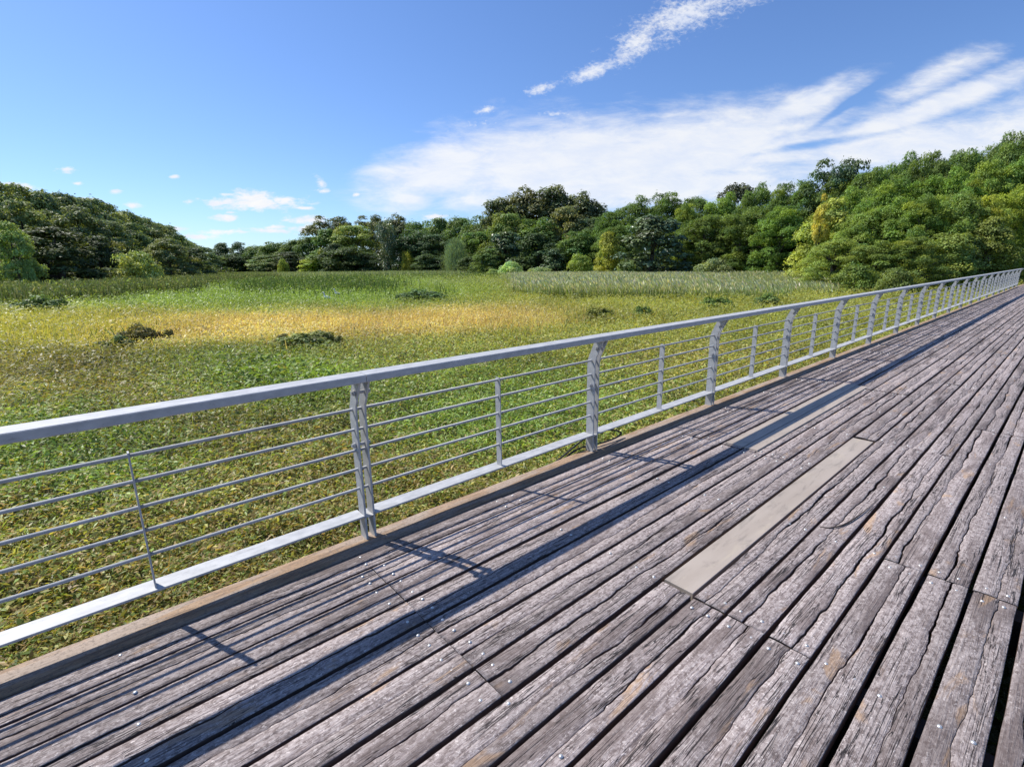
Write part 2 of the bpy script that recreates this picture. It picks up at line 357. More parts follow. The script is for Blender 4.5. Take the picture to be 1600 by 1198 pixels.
# ------------------------------------------------------------------ boardwalk deck
EDGE = [2.497, 2.336, 2.150, 1.955, 1.767, 1.574, 1.392, 1.202, 1.026, 0.858, 0.673, 0.491, 0.307, 0.128, -0.049, -0.23, -0.41, -0.59, -0.77, -0.95, -1.13, -1.31, -1.49, -1.67]
GAP = [0.006, 0.015, 0.018, 0.018, 0.020, 0.018, 0.018, 0.023, 0.016, 0.018, 0.020, 0.018, 0.022, 0.017, 0.024] + [0.02] * 9
X0, X1 = -2.6, 46.0
JO = [2.05, 0.98, 0.98, 0.98, 0.98, 0.98, 0.98, 2.05, 2.05, 2.05, 2.05, 3.12, 3.12, 3.12, 0.0]   # where each row has its butt joints (+3.225 k)
PLATES = {7: (2.06, 5.235)}
def plank_rows():
    V = []; F = []; M = []; nv = 0
    rr = np.random.default_rng(11)
    for i in range(len(EDGE) - 1):
        ya, yb = EDGE[i] - GAP[i] * .51, EDGE[i + 1] + GAP[i + 1] * .51      # left, right edge of the row
        j0 = JO[i] if i < len(JO) else 0.98 + 1.075 * (i % 3)
        cuts = [X0] + [j0 + 3.225 * k for k in range(-2, 16) if X0 + 0.3 < j0 + 3.225 * k < X1 - 0.3] + [X1]
        for a, b in zip(cuts[:-1], cuts[1:]):
            ylo = yb
            if i in PLATES:
                pa, pb = PLATES[i]
                if a > pa - 0.3 and b < pb + 0.3:
                    if i == 7: continue
                    continue
            g = 0.0018
            xs = np.unique(np.concatenate([np.arange(a + g, min(b, 9.0), 0.022), np.arange(max(a + g, 9.0), b - g, 0.09), [b - g]]))
            xs = xs[xs <= b - g + 1e-9]
            if len(xs) < 3: continue
            s = int(rr.integers(1e6)); cen = (ya + yb) / 2 + rr.uniform(-.022, .022)
            jag = (fbm(xs * 3.0, xs * 0 + i, s, 3) - .5) * 0.034 + (fbm(xs * 9, xs * 0, s + 3, 2) - .5) * 0.008 + (rr.random(len(xs)) - .5) * 0.0036 + (np.floor(fbm(xs * 2.2, xs * 0, s + 77, 2) * 7) % 3) * 0.003
            open_ = np.clip((fbm(xs * 1.1, xs * 0 + 5, s + 5, 3) - rr.uniform(.33, .47)) * 4, 0, 1)
            wdt = 0.0011 + open_ * (0.0038 + 0.011 * vnoise(xs * 5, xs * 0, s + 7) ** 1.5)
            wl = (fbm(xs * 2.5, xs * 0 + 1, s + 11, 4) - .5) * 0.007; wr = (fbm(xs * 2.5, xs * 0 + 1, s + 13, 4) - .5) * 0.007
            lift = rr.uniform(-.0035, .0035); tilt = rr.uniform(-.003, .003)
            for half in (0, 1):
                if half == 0: e0, e1 = ya + wl, cen + jag + wdt / 2
                else: e0, e1 = cen + jag - wdt / 2, yb + wr
                dz = lift + (tilt if half else -tilt) * .6 + (fbm(xs * .8, xs * 0 + half, s + 21, 2) - .5) * 0.004
                # cross profile: bottom-left, side, eased shoulder, crown, shoulder, side, bottom-right
                ch = 0.0028
                prof = [(e0, -0.05), (e0, -ch), (e0 - ch, -.0004), (e0 * .67 + e1 * .33, .0008), (e0 * .33 + e1 * .67, .0008), (e1 + ch, -.0004), (e1, -ch), (e1, -0.05)]
                k = len(prof); n = len(xs)
                P3 = np.zeros((n, k, 3))
                for q, (yy, zz) in enumerate(prof):
                    P3[:, q, 0] = xs; P3[:, q, 1] = yy
                    P3[:, q, 2] = zz + (dz if q not in (0, 7) else 0)
                    if q in (1, 2, 5, 6): P3[:, q, 2] += (vnoise(xs * 45, xs * 0 + q, s + 31) - .7) * 0.0022
                V.append(P3.reshape(-1, 3))
                I = np.arange(n - 1)[:, None] * k + np.arange(k - 1)[None, :]
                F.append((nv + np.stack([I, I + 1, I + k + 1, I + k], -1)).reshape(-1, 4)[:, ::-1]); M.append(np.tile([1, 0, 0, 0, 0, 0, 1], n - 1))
                for base in (0, (n - 1) * k):     # end caps
                    c = nv + base
                    cap = np.array([[c, c + 1, c + 6, c + 7], [c + 1, c + 2, c + 5, c + 6], [c + 2, c + 3, c + 4, c + 5]])
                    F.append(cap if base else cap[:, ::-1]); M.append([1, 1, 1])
                nv += n * k
    return np.concatenate(V), np.concatenate(F), np.concatenate(M)
V, F, M = plank_rows()
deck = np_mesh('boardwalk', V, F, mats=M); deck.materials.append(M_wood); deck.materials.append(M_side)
deck_o = tag(obj('boardwalk', deck), kind='structure')
deck_o['label'] = 'weathered grey timber boardwalk of long cracked planks'
jm = MB()
for k in range(-2, 43):
    x = -0.095 + 1.075 * k
    jm.box(x - .055, x + .055, -1.68, 2.58, -0.24, -0.054)
for y in (0.35, 2.2, -1.3): jm.box(X0, X1, y - .08, y + .08, -0.52, -0.245)
jm.build('joist_frame', M_frame, deck_o)
bm_ = MB()      # bolt heads over the joists
rb = random.Random(3)
for i in range(14):
    ya, yb = EDGE[i], EDGE[i + 1]
    for k in range(-1, 22):
        x = -0.095 + 1.075 * k
        if i in PLATES and PLATES[i][0] - .05 < x < PLATES[i][1] + .05: continue
        j0 = JO[i]; joint = abs(((x - j0 + 1.6) % 3.225) - 1.6) < .15
        offs = ((-.06, j0), (.06, j0)) if joint else ((rb.uniform(-.02, .02), 0),)
        for ox, _ in offs:
            xx = (j0 + round((x - j0) / 3.225) * 3.225 + ox * 1.15) if joint else x + ox
            for f in (.24, .76):
                if not joint and rb.random() < .35: continue
                bm_.dome((xx + rb.uniform(-.008, .008), yb + (ya - yb) * f + rb.uniform(-.012, .012), 0.0005), .0085, .005)
bm_.build('bolt_head', M_bolt, deck_o, True).__setitem__('kind', 'stuff')
# edge kerb: a rough rusty beam under the railing posts
xs = np.concatenate([np.arange(X0, 9, .05), np.arange(9, X1, .25)])
n = len(xs); w1 = (fbm(xs * 2, xs * 0, 71, 4) - .5) * .008; w2 = (fbm(xs * 2, xs * 0, 72, 4) - .5) * .008; wz = (fbm(xs * 3, xs * 0, 73, 4) - .5) * .007
prof = [(2.695 + w1, -.25 + 0 * xs), (2.695 + w1, -.006 + wz), (2.688 + w1, .002 + wz), (2.60 + 0 * xs, .003 + wz * .6), (2.516 + w2, .002 + wz), (2.510 + w2, -.006 + wz), (2.510 + w2, -.25 + 0 * xs)]
P3 = np.stack([np.stack([xs, a, b], -1) for a, b in prof], 1); k = len(prof)
I = np.arange(n - 1)[:, None] * k + np.arange(k - 1)[None, :]
F = np.stack([I, I + 1, I + k + 1, I + k], -1).reshape(-1, 4)[:, ::-1]
kme = np_mesh('kerb', P3.reshape(-1, 3), F); kme.materials.append(M_rust)
tag(obj('kerb', kme), kind='structure')

# replaced boards
def board(name, label, x0, x1, ys, top=.003):
    root = MB()
    for y0, y1 in ys: root.box(x0, x1, y0, y1, top - .04, top, bev=0.002)
    return tag(root.build(name, M_plate), label, 'cover plate', 'smooth plates let into the deck')
board('cover_plate', 'smooth pale tan plate let into the planks in full sun, nearest of the two', 2.07, 5.225, [(1.035, 1.193)])
board('cover_plate', 'smooth pale grey plate let into the planks under the shadow of the handrail', 4.25, 7.55, [(1.770, 1.925), (1.648, 1.763)], .0085)

# ------------------------------------------------------------------ railing
rail = tag(empty('metal_railing', (0, 2.65, 0)), 'long galvanised steel railing with five thin bars along the left edge of the boardwalk', 'railing')
def lpart(mb, name, m=M_steel, sm=False):
    o = mb.build(name, m, rail, sm); o.matrix_parent_inverse = Matrix.Translation((0, -2.65, 0)); return o
BAY = 2.106; XP = 1.12; KA, KB = -1, 19
RODZ = [.814, .692, .566, .449, .327]
def post_mesh():
    m = MB()
    # plate in the Y-Z plane, straight up from the kerb and then leaning in under the handrail
    q = [(2.612, .002), (2.688, .002), (2.690, .77), (2.682, .83), (2.612, .992), (2.525, .992), (2.600, .84), (2.610, .77)]
    m.prismx(q, -.006, .006)
    return m.mesh('post')
def mid_mesh():
    m = MB(); m.prismx([(2.624, .1655), (2.676, .1655), (2.676, .812), (2.668, .830), (2.632, .830), (2.624, .812)], -.0035, .0035)
    return m.mesh('middle_post')
def hand_mesh():
    m = MB(); m.box(-BAY / 2 + .0015, BAY / 2 - .0015, 2.495, 2.623, .994, 1.036, bev=.004); return m.mesh('handrail')
def bot_mesh():
    m = MB()
    L = BAY / 2 - .035
    m.box(-L, L, 2.604, 2.712, .153, .1645, bev=.002)
    return m.mesh('bottom_rail')
def link_mesh():
    m = MB(); m.box(-.033, .033, 2.606, 2.710, .1485, .1522); return m.mesh('splice_plate')
def bolt_mesh(yy, z):
    m = MB(); a = .011; b = .018
    m.tube([(-.056, yy, z), (-.046, yy, z), (-.0459, yy, z), (-.036, yy, z), (-.0359, yy, z), (.0359, yy, z), (.036, yy, z), (.0459, yy, z), (.046, yy, z), (.056, yy, z)], [a, a, b, b, a, a, b, b, a, a], 8)
    return m.mesh('post_bolt')
meshes = dict(post=post_mesh(), middle_post=mid_mesh(), handrail=hand_mesh(), bottom_rail=bot_mesh(), splice_plate=link_mesh(), post_bolt=bolt_mesh(2.59, .925), post_bolt_low=bolt_mesh(2.648, .60))
for me in meshes.values(): me.materials.append(M_steel)
def rp(name, x, me=None):
    o = bpy.data.objects.new(name, meshes[me or name]); COL.objects.link(o); o.parent = rail
    o.matrix_parent_inverse = Matrix.Translation((0, -2.65, 0)); o.location = (x, 0, 0)
for k in range(KA, KB + 1):
    x = XP + BAY * k
    rp('post', x - .027); rp('post', x + .027); rp('splice_plate', x); rp('post_bolt', x); rp('post_bolt', x, 'post_bolt_low')
    if k < KB:
        rp('middle_post', x + BAY / 2 - .005); rp('handrail', x + BAY / 2); rp('bottom_rail', x + BAY / 2)
for z in RODZ:
    m = MB(); m.tube([(XP + BAY * KA - .1, 2.648, z), (XP + BAY * KB + .1, 2.648, z)], .0088, 10)
    lpart(m, 'rod', sm=True)

# black cable looping round the second pair of posts
cm = MB()
cp = [(2.4, 2.76, -.25), (2.65, 2.75, -.12), (2.95, 2.73, .0), (3.13, 2.715, .075), (3.24, 2.70, .115), (3.40, 2.70, .125), (3.58, 2.69, .095), (3.68, 2.67, .05), (3.60, 2.655, .03), (3.42, 2.66, .025), (3.24, 2.69, .03), (3.08, 2.71, .02), (2.9, 2.72, -.05), (2.75, 2.74, -.16)]
def cat(pts, n=6):
    p = [np.array(q, float) for q in pts]; p = [2 * p[0] - p[1]] + p + [2 * p[-1] - p[-2]]; out = []
    for i in range(1, len(p) - 2):
        for t in np.linspace(0, 1, n, endpoint=False):
            out.append(.5 * (2 * p[i] + (p[i + 1] - p[i - 1]) * t + (2 * p[i - 1] - 5 * p[i] + 4 * p[i + 1] - p[i + 2]) * t * t + (3 * p[i] - p[i - 1] - 3 * p[i + 1] + p[i + 2]) * t ** 3))
    out.append(p[-2]); return out
cm.tube(cat(cp), .008, 8)
tag(cm.build('cable', M_black, None, True), 'loop of black cable tied round a railing post at the edge of the deck', 'cable')
tm = MB()
TWIG = []
for a_, b_, z_ in ((1281, 824, .006), (1297, 826, .008), (1316, 822, .009), (1336, 811, .010), (1354, 797, .008), (1372, 779, .006)):
    v = ray(a_, b_); TWIG.append((v[0] * -EYE / v[2], v[1] * -EYE / v[2], z_))
tw = cat(TWIG); tm.tube(tw, [.0012 + .0036 * math.sin(math.pi * min(1, .08 + q / len(tw))) for q in range(len(tw))], 6)
tag(tm.build('twig', M_twig, None, True), 'thin dark curved twig lying on the planks to the right of the pale plate', 'twig')

# ------------------------------------------------------------------ leaves and blades
def leaf_quads(C, D, Nn, L, W, fold=0.25):
    """rhombic leaves folded along the midrib: centre, long axis, normal, length, width"""
    D = D / np.linalg.norm(D, axis=1, keepdims=True)
    S_ = np.cross(D, Nn); S_ /= np.maximum(np.linalg.norm(S_, axis=1, keepdims=True), 1e-6)
    U = np.cross(S_, D)
    L = L[:, None]; W = W[:, None]
    a = C - D * L * .5; b = C + D * L * .5
    l = C - S_ * W * .5 + U * W * fold - D * L * .05; r = C + S_ * W * .5 + U * W * fold - D * L * .05
    V = np.stack([a, r, b, l], 1).reshape(-1, 3)
    F = np.arange(len(C) * 4).reshape(-1, 4)
    return V, F
def blades(B, H, W, lean, segs=2):
    """upright bending blades rooted at B"""
    n = len(B); th = rng.uniform(0, 2 * np.pi, n); ph = rng.uniform(0, 2 * np.pi, n)
    side = np.stack([np.cos(th), np.sin(th), 0 * th], -1); d = np.stack([np.cos(ph), np.sin(ph), 0 * ph], -1)
    V = []
    for s in range(segs + 1):
        t = s / segs; c = B + np.array([0, 0, 1.0]) * (H * (t - .12 * t * t * lean))[:, None] + d * (H * lean * t * t * .5)[:, None]
        w = (W * (1 - t) ** .6 * .5 + .0005)[:, None] * side
        V += [c - w, c + w]
    V = np.stack(V, 1); k = 2 * (segs + 1)
    I = np.arange(n)[:, None] * k
    F = np.concatenate([I + np.array([2 * s, 2 * s + 1, 2 * s + 3, 2 * s + 2]) for s in range(segs)], 0)
    return V.reshape(-1, 3), F, k
def pick(w, cols):
    """rows of weights -> random choice of palette colour per row"""
    w = np.maximum(np.asarray(w), 0); w = w / w.sum(1, keepdims=True); c = np.cumsum(w, 1); u = rng.random((len(w), 1))
    return np.asarray(cols)[np.minimum((u > c).sum(1), len(cols) - 1)]
def bumpf(v, a, b, s):      # soft box
    return 1 / (1 + np.exp(-(v - a) / s)) * 1 / (1 + np.exp((v - b) / s))
def mound(x, y): return .20 * fbm(x * .45, y * .45, 3, 3) + .16 * fbm(x * 1.7, y * 1.7, 9, 2) + .09 * vnoise(x * 4.5, y * 4.5, 19)
GREEN = (.165, .25, .055); BRIGHT = (.25, .385, .085); OLIVE = (.32, .32, .095); BROWN = (.33, .225, .095); YEL = (.44, .40, .11); GOLD = (.74, .60, .27); ORANGE = (.66, .47, .23); DARK = (.09, .13, .04); PALE = (.34, .38, .22)
PAL = [GREEN, BRIGHT, OLIVE, BROWN, YEL, GOLD, ORANGE, DARK, PALE]
def zones(x, y):
    px, py, d = to_px(x, y, np.full_like(x, GZ + .1)); px = np.clip(px, -60, 1660); px0, py0 = px, py
    n1 = fbm(x * .16, y * .16, 41, 4); n2 = fbm(x * .6, y * .6, 43, 3)
    n3 = fbm(x * .09 + 7, y * .09, 47, 4); px = px + (n1 - .5) * 190; py = py + (n1 - .5) * np.clip((py - 420) * .30, 2, 70) + (n3 - .5) * np.clip((py - 420) * .35, 2, 60)
    w = np.zeros((len(x), len(PAL)))
    near = bumpf(py, 552, 5000, 6); mid = bumpf(py, 486, 552, 5); grn = bumpf(py, 438, 486, 4); far = bumpf(py, -999, 438, 4)
    rt = bumpf(px, 720, 9999, 40)
    w[:, 0] += near * (.3 + .5 * n2); w[:, 1] += near * (.08 + .3 * np.clip(n2 - .5, 0, 1)); w[:, 2] += near * 1.0; w[:, 4] += near * (.14 + .3 * rt); w[:, 3] += near * np.clip(n1 * 1.5 - .35, 0.08, 1) * 1.5
    w[:, 3] += near * bumpf(py, 740, 5000, 40) * .8; w[:, 3] += near * np.exp(-((px - 150) / 260) ** 2 - ((py - 610) / 45) ** 2) * .8
    w[:, 7] += near * .25
    gp = np.exp(-((px - 420) / 130) ** 2 - ((py - 598) / 34) ** 2) + .7 * np.exp(-((px - 760) / 150) ** 2 - ((py - 650) / 60) ** 2) + .7 * np.exp(-((px - 90) / 120) ** 2 - ((py - 720) / 60) ** 2)
    w[:, 1] += near * gp * 7.5; w[:, 0] += near * gp * 2.0
    w[:, 0] += mid * .75; w[:, 2] += mid * .6; w[:, 4] += mid * (.45 + .4 * rt); w[:, 3] += mid * .15; w[:, 1] += mid * .3
    py1 = py0 + (py - py0) * .35; gold = bumpf(px, 170, 790, 40) * np.exp(-((py1 - (527 - (px0 - 200) * .035)) / 16) ** 2)
    w[:, 5] += gold * 7; w[:, 6] += gold * 4.5
    w[:, 4] += bumpf(px, -999, 260, 50) * np.exp(-((py - 522) / 28) ** 2) * 2.6; w[:, 5] += bumpf(px, -999, 260, 50) * np.exp(-((py - 515) / 26) ** 2) * .5
    w[:, 0] += grn * (1.0 - .5 * rt); w[:, 1] += grn * (3.0 - 2.5 * rt); w[:, 2] += grn * (.25 + .7 * rt); w[:, 4] += grn * (.03 + .7 * rt); w[:, 5] += grn * .12 * rt
    w[:, 0] += far * .8; w[:, 8] += far * .9; w[:, 1] += far * .5; w[:, 2] += far * .4
    return w, px, py
def jitter(c, s=.22):
    v = 1 + rng.normal(0, s, (len(c), 1)); return np.clip(c * np.clip(v, .35, 1.9) * (1 + rng.normal(0, .06, (len(c), 3))), .004, .9)
# leafy mat, finer close to the boardwalk
n = 1000000
D = np.exp(rng.uniform(math.log(2.9), math.log(105), n)); A = np.radians(rng.uniform(-8, 112, n))
x = D * np.cos(A); y = D * np.sin(A); ok = y > 2.74; x, y, D = x[ok], y[ok], D[ok]
w, px, py = zones(x, y)
mean = (w / w.sum(1, keepdims=True)) @ np.array(PAL); kk = np.clip(.22 + (D - 7) / 24, .22, .75)[:, None]
col = pick(w, PAL) * (1 - kk) + mean * kk; vv_ = np.clip(.34 - .008 * D, .11, .36)[:, None]
col = np.clip(col * np.clip(1 + rng.normal(0, 1, (len(x), 1)) * vv_, .35, 1.9), .004, .9)
patch = fbm(x * .35, y * .35, 61, 4)[:, None]; col = np.clip(col * np.clip(.45 + 1.1 * patch, .5, 1.25) * 1.14, .004, .9)
L = .053 * (D / 5) ** .5 * rng.uniform(.6, 1.6, len(x)); L = np.maximum(L, .034)
bigl = np.exp(-((px - 420) / 130) ** 2 - ((py - 598) / 34) ** 2) > .5
L[bigl] *= 1.5
z = GZ + mound(x, y) + rng.uniform(0, 1, len(x)) ** 1.6 * (.07 + .012 * D)
th = rng.uniform(0, 2 * np.pi, len(x))
Dr = np.stack([np.cos(th), np.sin(th), rng.normal(.25, .5, len(x))], -1)
fl_ = np.clip(.62 - .006 * D, .3, .6); Nn = np.stack([rng.normal(0, 1, len(x)) * fl_, rng.normal(0, 1, len(x)) * fl_, np.ones(len(x))], -1)
Vl, Fl = leaf_quads(np.stack([x, y, z], -1), Dr, Nn, L, L * rng.uniform(.16, .42, len(x)))
# sparse weeds in the shade under the deck
m_ = 26000
x2 = rng.uniform(-2, 12, m_); y2 = rng.uniform(-1.8, 2.76, m_)
z2 = GZ + mound(x2, y2) + rng.uniform(0, .12, m_); th = rng.uniform(0, 2 * np.pi, m_)
c2 = jitter(np.tile(np.array([[.12, .15, .04]]), (m_, 1)), .3); L2 = rng.uniform(.05, .11, m_)
V2, F2 = leaf_quads(np.stack([x2, y2, z2], -1), np.stack([np.cos(th), np.sin(th), rng.normal(.3, .4, m_)], -1), np.stack([rng.normal(0, .5, m_), rng.normal(0, .5, m_), np.ones(m_)], -1), L2, L2 * .45)
me = np_mesh('ground_cover', np.concatenate([Vl, V2]), np.concatenate([Fl, F2 + len(Vl)]), np.repeat(np.concatenate([col, c2]), 4, axis=0))
me.materials.append(M_leaf)
tag(obj('ground_cover', me), 'mat of green, olive and brown weeds covering the marsh beyond the railing', 'weeds', kind='stuff')

def region(n, poly_fn, D0, D1, a0=-8, a1=112):
    D = np.sqrt(rng.uniform(D0 ** 2, D1 ** 2, n)); A = np.radians(rng.uniform(a0, a1, n)); x = D * np.cos(A); y = D * np.sin(A)
    px, py, d = to_px(x, y, np.full(n, GZ)); nn = fbm(x * .2, y * .2, 77, 4) - .5
    k = rng.random(n) < poly_fn(px + nn * 60, py + nn * np.clip((py - 420) * .35, 2, 40), x, y)
    return x[k], y[k], D[k], px[k], py[k]
def blade_obj(name, label, cat_, parts, extra=None):
    Vs, Fs, Cs, o = [], [], [], 0
    if extra is not None: Vs, Fs, Cs, o = [extra[0]], [extra[1]], [extra[2]], len(extra[0])
    for B, H, W, lean, C, tipc in parts:
        V, F, k = blades(B, H, W, lean)
        cc = np.repeat(C[:, None, :], k, 1)
        if tipc is not None: cc[:, -2:, :] = tipc[:, None, :]; cc[:, -4:-2, :] = .5 * C[:, None, :] + .5 * tipc[:, None, :]
        Vs.append(V); Fs.append(F + o); Cs.append(cc.reshape(-1, 3)); o += len(V)
    me = np_mesh(name, np.concatenate(Vs), np.concatenate(Fs), np.concatenate(Cs)); me.materials.append(M_reed if name in ('reeds', 'rushes', 'tall_weeds') else M_blade)
    return tag(obj(name, me), label, cat_, kind='stuff')
def unit0(n):
    v = rng.normal(size=(n, 3)); return v / np.linalg.norm(v, axis=1, keepdims=True)
def base3(x, y): return np.stack([x, y, GZ + mound(x, y) * .6], -1)
# golden dry grass across the middle of the marsh
gx = region(330000, lambda px, py, x, y: np.clip(bumpf(px, 190, 830, 45) * np.exp(-((py - (529 - (px - 200) * .033)) / 15) ** 2) + .8 * bumpf(px, -900, 250, 40) * np.exp(-((py - 527) / 24) ** 2), 0, 1), 16, 48)
x, y, D, px, py = gx
lf = bumpf(px, -900, 240, 50)[:, None]
c = jitter(np.where(rng.random((len(x), 1)) < .62, np.array(GOLD)[None] * 1.02, np.array(ORANGE)[None]), .2)
cy = jitter(np.where(rng.random((len(x), 1)) < .7, np.array([[.62, .56, .15]]), np.array([[.40, .45, .10]])), .2)
c = np.where(rng.random((len(x), 1)) < lf, cy, c)
blade_obj('dry_grass', 'band of golden dry grass crossing the middle of the marsh', 'grass', [(base3(x, y), rng.uniform(.22, .62, len(x)), np.full(len(x), .032), rng.uniform(.2, .9, len(x)), c, None)])
# scattered short blades everywhere
x, y, D, px, py = region(420000, lambda px, py, x, y: np.where(y > 2.8, .6, 0) * (.35 + .65 * bumpf(py, 430, 600, 20)), 3.2, 75)
w, _, _ = zones(x, y); c = jitter(pick(w, PAL), .25)
blade_obj('marsh_grass', 'thin green and yellow grass growing through the marsh weeds', 'grass', [(base3(x, y), rng.uniform(.12, .42, len(x)), .008 + .0008 * D, rng.uniform(.3, 1.0, len(x)), c, None)])
# pale reeds on the right
def reedf(px, py, x, y):
    front = np.interp(px, [800, 870, 960, 1050, 1100, 1260, 1330], [464, 476, 484, 484, 474, 470, 466])
    return bumpf(px, 806, 1330, 4) * (py < front) * (py > 438)
x, y, D, px, py = region(480000, reedf, 36, 118, 5, 60)
H = rng.uniform(.85, 1.55, len(x)) * (.8 + .35 * fbm(x * .3, y * .3, 93, 3)); lw = bumpf(px, 1110, 2000, 25)
H = H * (1 - .35 * lw * bumpf(py, 447, 999, 4))
c = jitter(np.where(rng.random((len(x), 1)) < .75, np.array([[.16, .225, .055]]), np.array([[.30, .35, .10]])), .25)
tip = jitter(np.where(rng.random((len(x), 1)) < .6 - .3 * lw[:, None], np.array([[.62, .64, .40]]), np.array([[.26, .34, .10]])), .2)
pk = rng.random(len(x)) < .6 - .3 * lw; m_ = pk.sum()
ph = rng.normal(2.2, .7, m_)
Dp = np.stack([np.cos(ph) * .7, np.sin(ph) * .7, np.ones(m_)], -1)
Vp, Fp = leaf_quads(np.stack([x, y, GZ + H], -1)[pk] + np.stack([np.cos(ph), np.sin(ph), 0 * ph], -1) * .1, Dp, unit0(m_), rng.uniform(.22, .45, m_), rng.uniform(.06, .12, m_))
cp_ = jitter(np.where(rng.random((m_, 1)) < .6, np.array([[.74, .72, .50]]), np.array([[.44, .48, .24]])), .15)
blade_obj('reeds', 'belt of pale plumed reeds in front of the dark trees', 'reeds', [(base3(x, y), H, np.full(len(x), .07), rng.uniform(.1, .5, len(x)), c, tip)], (Vp, Fp, np.repeat(cp_, 4, axis=0)))
def leafy(x, y, H, cols, m, size):
    i = rng.integers(0, len(x), m); zz = rng.random(m) ** .6
    C = np.stack([x[i] + rng.normal(0, .15, m), y[i] + rng.normal(0, .15, m), GZ + H[i] * zz * 1.02], -1)
    V, F = leaf_quads(C, unit0(m) + np.array([0, 0, .3]), unit0(m) * .8 + np.array([0, 0, 1.1]), size * rng.uniform(.6, 1.5, m), size * rng.uniform(.25, .55, m))
    cc = jitter(np.asarray(cols)[rng.integers(0, len(cols), m)], .25)
    return V, F, np.repeat(cc, 4, axis=0)
# dark rushes before the left bank
def rushf(px, py, x, y):
    front = np.interp(px, [-400, 0, 80, 160, 240, 300, 350, 420], [484, 484, 486, 478, 470, 460, 449, 440])
    return (py < front) * (px < 420) * 1.0 * (py > 425)
x, y, D, px, py = region(420000, rushf, 48, 170, 55, 116)
H = rng.uniform(1.0, 1.9, len(x)) * (.65 + .7 * fbm(x * .25, y * .25, 91, 3)); c = jitter(np.where(rng.random((len(x), 1)) < .6, np.array([[.075, .105, .042]]), np.array([[.12, .145, .06]])), .25)
tip = jitter(np.where(rng.random((len(x), 1)) < .7, np.array([[.12, .17, .06]]), np.array([[.28, .29, .19]])), .2)  # lighter tips put the sunlit tops of the stand into the colour
blade_obj('rushes', 'wide stand of dark green rushes before the trees of the left bank', 'rushes', [(base3(x, y), H, .05 + .0007 * D, rng.uniform(.1, .6, len(x)), c, tip)], leafy(x, y, H, [(.21, .28, .085), (.26, .32, .11), (.15, .21, .07), (.33, .36, .18)], 190000, .28))
# tall weeds in the middle distance
def weedf(px, py, x, y):
    a = bumpf(px, 385, 605, 12) * bumpf(py, 446, 463, 1.5)
    b = bumpf(px, 560, 760, 15) * bumpf(py, 425, 437, 1.0) * .8 + bumpf(px, 345, 560, 15) * bumpf(py, 425, 441, 1.0) * .7
    c = np.exp(-((px - 205) / 62) ** 4 - ((py - 545) / 9) ** 2) + np.exp(-((px - 480) / 70) ** 4 - ((py - 546) / 8) ** 2) + .8 * np.exp(-((px - 660) / 60) ** 4 - ((py - 473) / 3.5) ** 2)
    return np.clip(a + b + c, 0, 1)
x, y, D, px, py = region(600000, weedf, 22, 260, 30, 112)
H = np.where(D < 40, rng.uniform(.25, .75, len(x)), np.where(D < 120, rng.uniform(.7, 1.7, len(x)) * (.6 + .8 * fbm(x * .3, y * .3, 92, 3)), rng.uniform(.8, 2.0, len(x))))
c = jitter(np.where((D < 120)[:, None], np.array([[.085, .135, .045]]), np.where(rng.random((len(x), 1)) < .5, np.array([[.15, .20, .09]]), np.array([[.36, .40, .26]]))), .25)
blade_obj('tall_weeds', 'patches of tall dark weeds in the middle distance of the marsh', 'weeds', [(base3(x, y), H, .05 + .0008 * D, rng.uniform(.2, .8, len(x)), c, c * 1.35)], leafy(x[D > 45], y[D > 45], H[D > 45], [(.15, .23, .07), (.20, .29, .09), (.28, .33, .15)], 100000, .26))
# yellow flowers on the right of the marsh
x, y, D, px, py = region(16000, lambda px, py, x, y: np.where(y > 2.9, 1, 0) * bumpf(px, 740, 1500, 40) * bumpf(py, 448, 640, 12) * (fbm(x * .3, y * .3, 55, 3) > .5), 8, 60, -5, 60)
th = rng.uniform(0, 6.28, len(x)); c = jitter(np.tile(np.array([[.55, .42, .03]]), (len(x), 1)), .2)
Vf, Ff = leaf_quads(np.stack([x, y, GZ + mound(x, y) + rng.uniform(.12, .4, len(x))], -1), np.stack([np.cos(th), np.sin(th), 0 * th + .2], -1), np.stack([rng.normal(0, .3, len(x)), rng.normal(0, .3, len(x)), np.ones(len(x))], -1), .025 + .0016 * D, .022 + .0014 * D)
me = np_mesh('yellow_flowers', Vf, Ff, np.repeat(c, 4, axis=0)); me.materials.append(M_blade)
tag(obj('yellow_flowers', me), 'small yellow flowers dotted over the right side of the marsh', 'flowers', kind='stuff')

